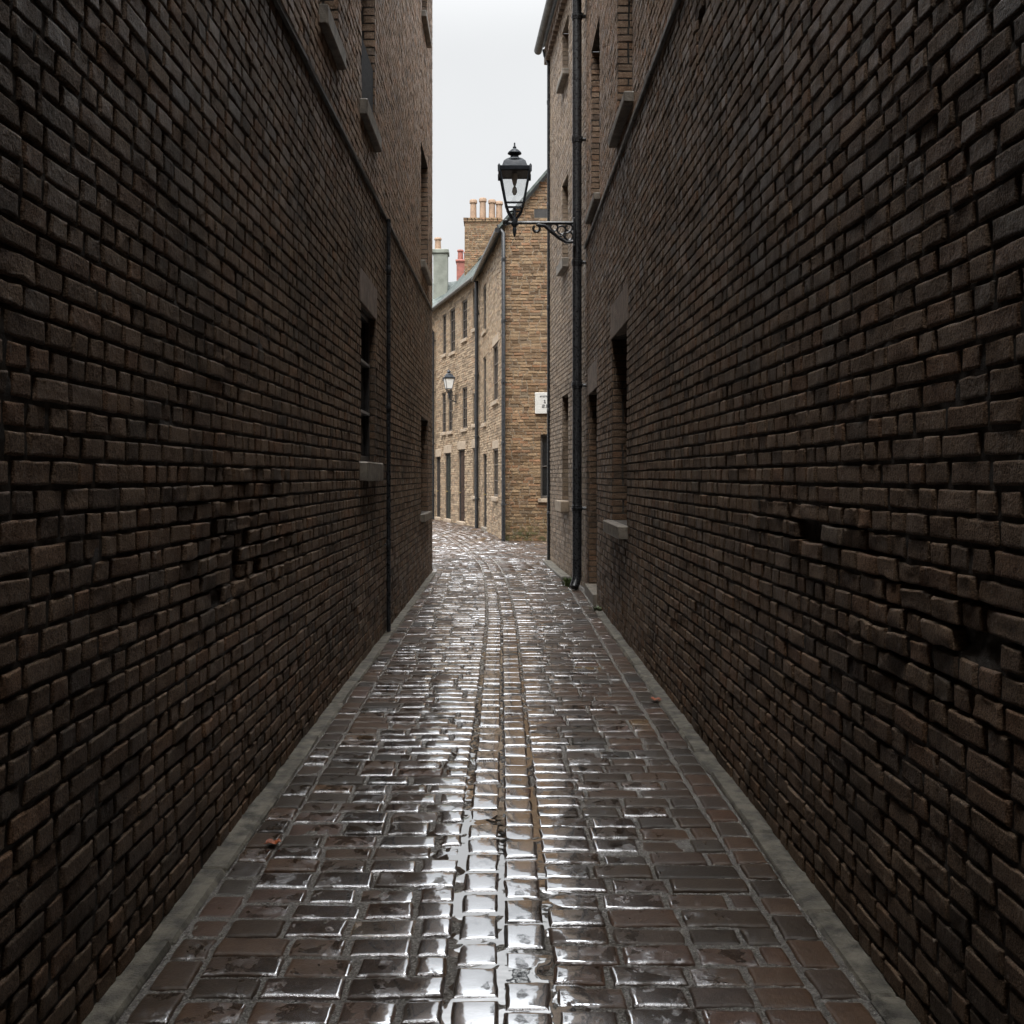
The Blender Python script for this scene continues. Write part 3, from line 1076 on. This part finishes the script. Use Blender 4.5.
# end house past the bend with the rendered chimney
endh = thing('stone_house', (-5, 41, 0), 'stone house at the far left past the bend, grey rendered chimney stack on its roof', 'house', GRP)
Cf, cl = line_frame(Bf.w(bl + .02, 0, 0)[:2], (-9.5, 42.5), 1)
Cf = Frame(Cf.o, Cf.u, (-Cf.u[1], Cf.u[0]))
cops = [(1.2, 2.0, 3.15, 4.5), (3.4, 4.2, 3.15, 4.5), (1.2, 2.0, 5.85, 7.2), (3.4, 4.2, 5.85, 7.2), (3.3, 4.3, .975, 2.4)]
cd = [(1.1, 2.0, 0, 2.4)]
a = Acc()
emit_bricks(a, Cf, bricks_for(0, cl, 0, 7.8, cops + cd, [.34, .24, .17, .45]), 1, amp=1.8, rough_dep=.008)
backing(a, Cf, 0, cl, 0, 7.8, cops + cd)
for o in cops + cd:
    reveal(a, Cf, o, .18)
body_sides(a, [(-9.5, 42.5), (-6.5, 47), (.5, 42)], 7.8, 0)
a.build('wall', [M['stone'], M['mortar_far']], endh)
for o in cops:
    window(Cf, o, .13, endh, M['frame_far'], (1, 3), (.11, .06), sillmat=M['stone_trim'])
door(Cf, cd[0], .14, endh, M['door_green'], step=.1, stepmat=M['stone_trim'])
r_ = MB()
e0, e1 = Cf.w(0, .14, 7.74), Cf.w(cl, .14, 7.74)
k0, k1 = Cf.w(0, -1.6, 9.15), Cf.w(cl, -1.6, 9.15)
b0, b1 = Cf.w(0, -4.2, 7.7), Cf.w(cl, -4.2, 7.7)
r_.poly([e0, e1, k1, k0])
r_.poly([k0, k1, b1, b0])
r_.build('roof', M['slate'], endh)
st = chimney((-2.62, -2.08), (38.1, 38.75), 7.6, 10.25, endh, M['render'], .045)
pot(-2.46, 38.4, 10.24, .5, .13, st, M['terracotta'])
pot(-2.75 + .55, 38.6, 10.24, .02, .1, st, M['terracotta'])

# house behind, only its ridge and red stack are seen over the roofs
back = thing('slate_roofed_house', (0, 50, 0), 'distant house behind the terrace roofs, only its ridge and red chimney stack showing', 'house', GRP)
b = MB()
b.cube((-5, 5), (47.5, 54), (0, 8.6), .02)
b.build('wall', M['stone_trim'], back)
r_ = MB()
r_.poly([(-5.2, 47.2, 8.5), (5.2, 47.2, 8.5), (5.2, 50.6, 11.35), (-5.2, 50.6, 11.35)])
r_.poly([(-5.2, 54.2, 8.5), (5.2, 54.2, 8.5), (5.2, 50.6, 11.35), (-5.2, 50.6, 11.35)])
r_.poly([(-5, 47.5, 8.6), (-5, 54, 8.6), (-5, 50.6, 11.3)])
r_.build('roof', M['slate'], back)
st = MB()
st.cube((-2.28, -1.70), (50.2, 50.9), (10.8, 12.35), .01)
st.cube((-2.33, -1.65), (50.15, 50.95), (12.352, 12.47), .02)
st = st.build('chimney', M['red_pot'], back)
pot(-2.10, 50.5, 12.465, .55, .15, st, M['red_pot'])
pot(-1.80, 50.5, 12.465, .45, .13, st, M['red_pot'])

# ------------------------------------------------------------------ LANE
def centre(y):
    y = np.asarray(y, float)
    return np.interp(y, [-9, 11, 13, 15, 17, 18.5, 20.25, 23, 26.7, 29.6, 34, 40, 46], [0, 0, -.04, -.10, -.19, -.28, -.47, -.82, -1.36, -2.0, -3.2, -5.6, -9])


def lane_xy(l, y):
    l, y = np.asarray(l, float), np.asarray(y, float)
    k = np.clip((y - 17) / 4, 0, 1)
    w = (1 - np.clip(np.abs(l) / 1.1, 0, 1)) * (1 - k) + k
    return l + centre(y) * w, y


def emit_setts(acc, S, lod):
    """S rows: l0,l1,y0,y1"""
    S = np.array(S).reshape(-1, 4)
    N = len(S)
    if not N:
        return
    L, H = S[:, 1] - S[:, 0], S[:, 3] - S[:, 2]
    if lod == 2:
        e = (.0, .0025, .007, .013, .019)
        dv = (-.040, -.0085, -.0022, -.0002, 0.)
        mids = (.25, .5, .75)
    elif lod == 1:
        e = (.0, .003, .009, .015)
        dv = (-.04, -.005, -.0003, 0.)
        mids = (.5,)
    else:
        e = (.0, .006)
        dv = (-.03, 0.)
        mids = ()

    def pos(A):
        out = [A * 0 + x for x in e]
        out += [e[-1] + (A - 2 * e[-1]) * m for m in mids]
        out += [A - x for x in e[::-1]]
        return np.stack(out, 1)
    k = len(e)
    lv = list(range(k)) + [k - 1] * len(mids) + list(range(k - 1, -1, -1))
    sp, zp = pos(L), pos(H)
    ns, nz = sp.shape[1], zp.shape[1]
    X = (S[:, 0:1] + sp)[:, :, None].repeat(nz, 2)
    Y = (S[:, 2:3] + zp)[:, None, :].repeat(ns, 1)
    lev = np.array([[min(i, j) for j in lv] for i in lv])
    D = np.array(dv)[lev][None].repeat(N, 0)
    top = (lev > 0)[None]
    cx, cy = (S[:, 0] + S[:, 1]) / 2, (S[:, 2] + S[:, 3]) / 2
    dx, dy = X - cx[:, None, None], Y - cy[:, None, None]
    hgt = np.clip(rng.normal(0, .0028, N), -.006, .006)
    tx, ty, rz = rng.normal(0, .010, N), rng.normal(0, .013, N), rng.normal(0, .012, N)
    D = D + np.where(top, hgt[:, None, None] + tx[:, None, None] * dx + ty[:, None, None] * dy, 0)
    D = D - np.where(top, -.0 + .0021 * (2 * dy / H[:, None, None]) ** 2 + .0020 * (2 * dx / L[:, None, None]) ** 4, 0)
    P = np.stack([X.ravel(), Y.ravel(), X.ravel() * 0], 1) + np.repeat(rng.random((N, 3)) * 31, ns * nz, 0)
    D = D + np.where(top, (.0010 * vn(P * 11, 1) + .0004 * vn(P * 40, 2)).reshape(D.shape), 0)
    edge = (lev < k)
    X2 = X - rz[:, None, None] * dy + (.0048 * vn(P * 15, 3) + .002 * vn(P * 50, 6)).reshape(D.shape)
    Y2 = Y + rz[:, None, None] * dx + (.0045 * vn(P * 15, 4) + .002 * vn(P * 50, 7)).reshape(D.shape)
    # slow swells of the whole street
    D = D + .006 * vn(np.stack([X.ravel() * 1.3, Y.ravel() * .9, X.ravel() * 0], 1), 12).reshape(D.shape)
    gx, gy = lane_xy(X2.ravel(), Y2.ravel())
    V = np.stack([gx, gy, D.ravel()], 1)
    g = np.arange(ns)[:, None] * nz + np.arange(nz)[None]
    q = np.stack([g[:-1, :-1], g[1:, :-1], g[1:, 1:], g[:-1, 1:]], -1).reshape(-1, 4)
    Q = (q[None] + (np.arange(N) * ns * nz)[:, None, None]).reshape(-1, 4)
    c = np.repeat(np.concatenate([rng.random((N, 3)), np.ones((N, 1))], 1), ns * nz, 0)
    yw, lw = Y.ravel(), X.ravel()
    far = np.clip((yw - 3.5) / 14, 0, 1)
    c[:, 2] = np.clip((1.05 - np.abs(lw + .10) / np.where(lw < -.1, 1.12, 1.0) * (1 - .7 * far)) * (1 - .5 * far), 0, 1)   # how much rain gathers here: most along the channel
    acc.add(V, Q, c, 0)


def sett_lists():
    near, mid, far = [], [], []

    def put(s):
        (near if .8 < s[2] < 6.5 else mid if s[2] < 17 else far).append(s)

    def fill(a, b, y0, y1, lo, hi, j):
        x = a
        while x < b - .03:
            e = x + random.uniform(lo, hi)
            if b - e < lo * .55:
                e = b
            put((x, e - j, y0, y1 - j))
            x = e
    # side fields, rows across the lane
    for (a, b) in ((-.972, -.164), (.164, .972)):
        y = -5.
        while y < 17:
            h = random.uniform(.132, .158)
            off = random.uniform(.0, .12)
            fill(a, b, y, y + h, .18, .275, .013)
            y += h
    # edge columns and the two channel columns
    for (a, b, lo, hi) in ((-1.112, -.978, .15, .2), (.978, 1.112, .15, .2), (-.154, -.004, .175, .215), (.004, .156, .175, .215)):
        y = -5. + random.random() * .1
        while y < (17 if abs(a) > .5 else 45):
            h = random.uniform(lo, hi)
            put((a, b - .004, y, y + h - .014))
            y += h
    # wider street past the lane's end
    y = 17.
    while y < 44:
        h = random.uniform(.135, .155)
        c = float(centre(y))
        fill(-3.0 - max(0, y - 24) * .25, -.165, y, y + h, .18, .30, .013)
        fill(.165, 2.2 - c, y, y + h, .18, .30, .013)
        y += h
    return near, mid, far


lane = Acc()
for lst, lod in zip(sett_lists(), (2, 1, 0)):
    emit_setts(lane, lst, lod)
# bed of wet grit between the setts
ys = np.concatenate([np.arange(-5, 8, .025), np.arange(8, 17, .06), np.arange(17, 46, .5)])
ls = np.concatenate([[-9, -4, -2], np.arange(-1.24, 1.241, .025), [2, 4, 9]])
yy, ll = np.meshgrid(ys, ls, indexing='ij')
gx, gy = lane_xy(np.clip(ll.ravel(), -9, 9), yy.ravel())
P = np.stack([ll.ravel(), yy.ravel(), ll.ravel() * 0], 1)
zb = -.0085 + .003 * vn(P * 20, 4) + .003 * vn(P * 45, 5)
zb = zb + .006 * vn(np.stack([ll.ravel() * 1.3, yy.ravel() * .9, ll.ravel() * 0], 1), 12)      # follows the swells of the setts
zb = np.where(np.abs(ll.ravel()) > 1.2, -.03, zb)
V = np.stack([gx, gy, zb], 1)
nz = len(ls)
g = np.arange(len(ys))[:, None] * nz + np.arange(nz)[None]
q = np.stack([g[:-1, :-1], g[:-1, 1:], g[1:, 1:], g[1:, :-1]], -1).reshape(-1, 4)
lane.add(V, q, None, 1)
lo = lane.build('cobbled_lane', [M['sett'], M['grit']])
lo['kind'] = 'structure'

# rain water lying in the channel joints
wa = Acc()
ys = np.arange(.5, 17, .02)
ls = np.arange(-.42, .30, .02)
yy, ll = np.meshgrid(ys, ls, indexing='ij')
P = np.stack([ll.ravel(), yy.ravel(), ll.ravel() * 0], 1)
gx, gy = lane_xy(ll.ravel(), yy.ravel())
val = .55 * vn(P * 4, 6) + .5 * vn(P * 12, 7) + .50 - np.clip(yy.ravel() - 5, 0, 9) * .09 - np.abs(ll.ravel() + .01) * 2.5
V = np.stack([gx, gy, -.0066 + np.clip(val * .03, -.02, 0) + .006 * vn(np.stack([ll.ravel() * 1.3, yy.ravel() * .9, ll.ravel() * 0], 1), 12)], 1)
keep = val > -.5
nz = len(ls)
g = np.arange(len(ys))[:, None] * nz + np.arange(nz)[None]
q = np.stack([g[:-1, :-1], g[:-1, 1:], g[1:, 1:], g[1:, :-1]], -1).reshape(-1, 4)
q = q[keep[q].all(1)]
wa.add(V, q)
wo = wa.build('puddle_water', M['water'])
wo['kind'] = 'structure'

# concrete kerb strips against both walls
for F, sgn, yend in ((LF, 1, 16.6), (RF, -1, 12.1)):
    kb = MB()
    y = -5.
    while y < yend:
        e = min(y + random.uniform(.42, .95), yend)
        kb.box(F.o, F.u, F.n, (y, e - .006), (-.02, .094 + random.uniform(-.008, .005)), (-.05, .010 + random.uniform(-.005, .006)), .012, .004)
        y = e
    if sgn < 0:
        for (p0, p1) in (((.78, 18.5), (.85, 16.9)), ((.855, 16.88), (.94, 15.4))):
            u = np.array(p1) - np.array(p0)
            L = np.linalg.norm(u)
            u = u / L
            kb.box(p0, u, (-u[1], u[0]), (0, L), (-.02, .13), (-.05, .05), .012, .003)
    ko = kb.build('kerb', M['kerb'])
    ko['kind'] = 'structure'

gd = MB()
gd.poly([(-400, -400, -.07), (400, -400, -.07), (400, 800, -.07), (-400, 800, -.07)])
go = gd.build('ground', M['ground'])
go['kind'] = 'structure'

# ------------------------------------------------------------------ STREET LAMPS
def make_lamp(name, label, arm, glass='lampglass'):
    root = thing(name, (0, 0, 0), label, 'street lamp', 'wall lanterns')
    Zq = lambda L: [(r, z if z < .25 else .25 + (z - .25) * .82) for r, z in L]
    hb, ht, zb_, zt_ = .12, .20, .25, .68
    f = MB()
    for sx in (-1, 1):
        for sy in (-1, 1):
            f.tube([(sx * hb, sy * hb, zb_), (sx * ht, sy * ht, zt_)], .014, 6)
            f.tube([(sx * hb, sy * hb, zb_), (sx * .085, sy * .085, .14), (0, 0, .02)], .013, 6)
    for (h, z, r) in ((hb, zb_, .016), (.105, .185, .011), (ht, zt_, .014)):
        c = [(-h, -h, z), (h, -h, z), (h, h, z), (-h, h, z)]
        for i in range(4):
            f.tube([c[i], c[(i + 1) % 4]], r, 6)
    f.lathe([(.0, -.2), (.018, -.17), (.03, -.1), (.022, -.06), (.045, -.03), (.045, .05), (.02, .08), (.02, .2)], n=10, closed=False)
    f.build('frame', M['lampiron'], root, True)
    g = MB()
    k = .96
    for i in range(4):
        s_ = [(-1, -1), (1, -1), (1, 1), (-1, 1)]
        p, q = s_[i], s_[(i + 1) % 4]
        g.poly([(p[0] * hb * k, p[1] * hb * k, zb_), (q[0] * hb * k, q[1] * hb * k, zb_), (q[0] * ht * k, q[1] * ht * k, zt_), (p[0] * ht * k, p[1] * ht * k, zt_)])
    g.build('glass', M[glass], root)
    bnr = MB()
    bnr.lathe(Zq([(.035, .775), (.04, .7), (.03, .62), (.012, .56), (.03, .53), (.036, .47), (.02, .42), (.0, .41)]), n=12, closed=False)
    bnr.build('burner', M['sign'], root, True)
    r = MB()
    q = math.sqrt(2)
    r.lathe(Zq([(.218 * q, .775), (.228 * q, .835), (.205 * q, .838), (.172 * q, .862), (.150 * q, .945), (.105 * q, 1.0), (.09 * q, 1.005)]), n=4, rot=math.pi / 4)
    for sx in (-1, 1):
        for sy in (-1, 1):
            r.lathe([(.018, -.05), (.02, .035), (.004, .06)], (sx * .215, sy * .215, .70), 6)
    r.lathe(Zq([(.145, .985), (.13, 1.01), (.07, 1.04), (.05, 1.085), (.098, 1.115), (.092, 1.135), (.05, 1.18), (.022, 1.205), (.026, 1.225), (.012, 1.245), (.010, 1.30)]), n=16)
    r.build('roof', M['lampiron'], root, True)
    b = MB()
    if arm > .8:
        b.tube([(-.12, 0, 0), (-.06, 0, 0), (arm, 0, 0)], .024, 8)
        b.lathe([(0, -.05), (.04, -.03), (.045, 0), (.04, .03), (0, .05)], (-.12, 0, 0), 10)
        # scroll under the arm
        pts = []
        for i in range(15):
            an = -math.pi * .5 + i / 14 * math.pi * 1.85
            rr = .055 - .0012 * i
            pts.append((.30 + rr * math.cos(an), 0, -.08 - rr * math.sin(an)))
        b.tube(pts, .020, 6)
        b.tube([(.32, 0, -.025), (.42, 0, -.04), (.52, 0, -.13), (.62, 0, -.21), (.72, 0, -.27), (arm, 0, -.26)], .026, 8)
        for (cx, cz, rr) in ((.55, -.062, .05), (.65, -.10, .058), (.755, -.068, .05), (.755, -.185, .055), (.665, -.205, .03), (.465, -.045, .032)):
            b.tube([(cx + rr * math.cos(t_ / 12 * 2 * math.pi), 0, cz + rr * math.sin(t_ / 12 * 2 * math.pi)) for t_ in range(13)], .015, 6)
        b.cube((arm - .01, arm + .02), (-.05, .05), (-.32, .06), .006)
    else:
        b.tube([(0, 0, 0), (.04, 0, -.10), (.12, 0, -.22), (arm, 0, -.30)], .022, 8)
        b.tube([(0, 0, 0), (arm * .5, 0, -.02), (arm, 0, -.06)], .014, 6)
        b.cube((arm - .01, arm + .02), (-.05, .05), (-.36, .0), .006)
    b.build('bracket', M['iron'], root, True)
    return root


lamp = make_lamp('street_lamp', 'large four sided iron lantern on a scrolled bracket beside the black downpipe', .82)
lamp.location = (.175, 13.9, 5.12)
lamp2 = make_lamp('street_lamp', 'small distant iron lantern on the buff stone terrace wall round the bend', .30, 'skywhite_glass')
lamp2.location = (-1.785, 33.6, 4.33)
lamp2.scale = (.78, .78, .80)
lamp2.rotation_euler = (0, 0, R(16))

# ------------------------------------------------------------------ PLAQUE
sign = thing('wall_sign', (1.03, 24.58, 3.39), 'small white rectangular plaque on the ochre brick gable wall', 'sign')
b = MB()
b.cube((.81, 1.27), (24.545, 24.60), (3.13, 3.65), .008)
b.build('plate', M['sign'], sign)
b = MB()


def glyph(bm, x, z, w, h, cells):
    for (a, b_, c, d) in cells:
        bm.cube((x + a * w, x + b_ * w), (24.538, 24.546), (z + c * h, z + d * h), .001)


TW = [(0, 1, .82, 1), (.8, 1, .5, .82), (0, 1, .42, .58), (0, .2, .15, .42), (0, 1, 0, .16)]
ON = [(.38, .66, 0, 1), (.18, .38, .74, .9), (.15, .9, 0, .13)]
LETTERS = {'bar': [(0, 1, 0, 1)]}
for k in range(7):
    glyph(b, .93 + k * .036, 3.535, .026, .04, [(0, .3, 0, 1), (.3, 1, .75, 1)] if k % 2 else [(0, .35, 0, 1), (.65, 1, 0, 1), (.35, .65, .4, .62)])
glyph(b, 1.015, 3.395, .07, .075, ON)
glyph(b, .985, 3.28, .06, .075, TW)
glyph(b, 1.065, 3.28, .06, .075, ON)
b.build('lettering', M['ink'], sign)

# ------------------------------------------------------------------ SMALL LITTER AND WEEDS
def leaf(x, y, z, size, rot, label, lobes=5):
    n = 26
    v, f = [(0, 0, .006)], []
    for i in range(n):
        t_ = i / n * 2 * math.pi
        r = size * (.62 + .38 * abs(math.cos(t_ * lobes / 2))) * (1 - .25 * math.cos(t_))
        v.append((r * math.cos(t_), r * .75 * math.sin(t_), .004 + .012 * math.sin(t_ * 2 + rot) ** 2))
    for i in range(n):
        f.append((0, 1 + i, 1 + (i + 1) % n))
    m_ = MB()
    m_.add(v, f)
    m_.tube([(-size * .6, 0, .006), (-size * 1.3, size * .1, .004)], size * .035, 5)
    o = m_.build('fallen_leaf', M['leaf'])
    o.location = (x, y, z)
    o.rotation_euler = (0, 0, rot)
    o['label'] = label
    o['category'] = 'leaf'
    o['group'] = 'fallen leaves'
    return o


leaf(-.985, 4.34, .006, .036, .4, 'curled orange leaf on the wet setts near the left kerb')
leaf(1.085, 7.1, .012, .045, 2.2, 'orange leaf lying by the kerb under the right brick wall')


def weed(x, y, n, h, label, seed):
    rd_ = random.Random(seed)
    m_ = MB()
    for i in range(n):
        a_ = rd_.uniform(0, 2 * math.pi)
        r = rd_.uniform(.0, .10)
        hh = h * rd_.uniform(.45, 1.1)
        bx, by = r * math.cos(a_), r * math.sin(a_)
        lean = rd_.uniform(.02, .09)
        w = rd_.uniform(.005, .011)
        px, py = -math.sin(a_) * w, math.cos(a_) * w
        top = (bx + lean * math.cos(a_), by + lean * math.sin(a_), hh)
        md = (bx + lean * .35 * math.cos(a_), by + lean * .35 * math.sin(a_), hh * .6)
        m_.add([(bx - px, by - py, -.02), (bx + px, by + py, -.02), (md[0] + px * 1.3, md[1] + py * 1.3, md[2]), (md[0] - px * 1.3, md[1] - py * 1.3, md[2]), top],
               [(0, 1, 2, 3), (3, 2, 4)])
    o = m_.build('weed', M['weed'])
    o.location = (x, y, 0)
    o['label'] = label
    o['category'] = 'weed'
    return o


weed(.97, 14.6, 60, .13, 'small green weed tuft at the foot of the black downpipe', 1)
weed(1.14, 11.85, 34, .07, 'tiny weed in the joint of the right kerb below the doorstep', 2)

# ------------------------------------------------------------------ SKY, SUN, CAMERA
SUN_EL, SUN_AZ = 62., 200.      # high, veiled by cloud, behind the camera
world = bpy.data.worlds.new('World')
scene.world = world
world.use_nodes = True
wt = world.node_tree
bg = wt.nodes['Background']
sky = wt.nodes.new('ShaderNodeTexSky')
sky.sky_type = 'NISHITA'
sky.sun_disc = False
sky.sun_elevation = R(SUN_EL)
sky.sun_rotation = R(SUN_AZ)
sky.air_density = 1.
sky.dust_density = 4.
hs = wt.nodes.new('ShaderNodeHueSaturation')
hs.inputs['Saturation'].default_value = .10
wt.links.new(sky.outputs[0], hs.inputs['Color'])
tc = wt.nodes.new('ShaderNodeTexCoord')
sx = wt.nodes.new('ShaderNodeSeparateXYZ')
wt.links.new(tc.outputs['Generated'], sx.inputs[0])
mr = wt.nodes.new('ShaderNodeMapRange')
mr.interpolation_type = 'SMOOTHSTEP'
mr.inputs[1].default_value = .38
mr.inputs[2].default_value = 1.
mr.inputs[3].default_value = 1.
mr.inputs[4].default_value = 8.5
wt.links.new(sx.outputs[2], mr.inputs[0])
cn = wt.nodes.new('ShaderNodeTexNoise')
cn.inputs['Scale'].default_value = 2.2
cn.inputs['Detail'].default_value = 4
wt.links.new(tc.outputs['Generated'], cn.inputs['Vector'])
cr = wt.nodes.new('ShaderNodeMapRange')
cr.inputs[1].default_value = .3
cr.inputs[2].default_value = .7
cr.inputs[3].default_value = .94
cr.inputs[4].default_value = 1.05
wt.links.new(cn.outputs['Fac'], cr.inputs[0])
ml = wt.nodes.new('ShaderNodeMath')
ml.operation = 'MULTIPLY'
wt.links.new(mr.outputs[0], ml.inputs[0])
wt.links.new(cr.outputs[0], ml.inputs[1])
cloud = wt.nodes.new('ShaderNodeMix')
cloud.data_type = 'RGBA'
cloud.inputs[0].default_value = .85
wt.links.new(hs.outputs[0], cloud.inputs[6])
cloud.inputs[7].default_value = (8.0, 8.15, 8.3, 1)
vm = wt.nodes.new('ShaderNodeMix')
vm.data_type = 'RGBA'
vm.blend_type = 'MULTIPLY'
vm.inputs[0].default_value = 1.
wt.links.new(cloud.outputs[2], vm.inputs[6])
wt.links.new(ml.outputs[0], vm.inputs[7])
wt.links.new(vm.outputs[2], bg.inputs['Color'])
bg.inputs['Strength'].default_value = .0505

sl = bpy.data.lights.new('sun', 'SUN')
sl.energy = 2.3
sl.angle = R(40)
sl.color = (1, .97, .93)
so = bpy.data.objects.new('sun', sl)
COL.objects.link(so)
so.rotation_euler = (R(90 - SUN_EL), 0, R(180 - SUN_AZ))

cam = bpy.data.cameras.new('camera')
cam.sensor_width = 36
cam.lens = 36 * 1000 / 1024
cam.shift_x = 10 / 1024
cam.shift_y = -36 / 1024
cam.clip_end = 2000
co = bpy.data.objects.new('camera', cam)
COL.objects.link(co)
co.location = (0, 0, 1.6)
co.rotation_euler = (R(90), 0, 0)
scene.camera = co

scene.render.engine = 'CYCLES'
cy = scene.cycles
cy.max_bounces = 12
cy.diffuse_bounces = 8
cy.glossy_bounces = 5
cy.caustics_reflective = False
cy.caustics_refractive = False
cy.use_denoising = True
cy.sample_clamp_indirect = 6
scene.view_settings.view_transform = 'Standard'
scene.view_settings.look = 'None'
scene.view_settings.exposure = 1.2
scene.view_settings.gamma = 1
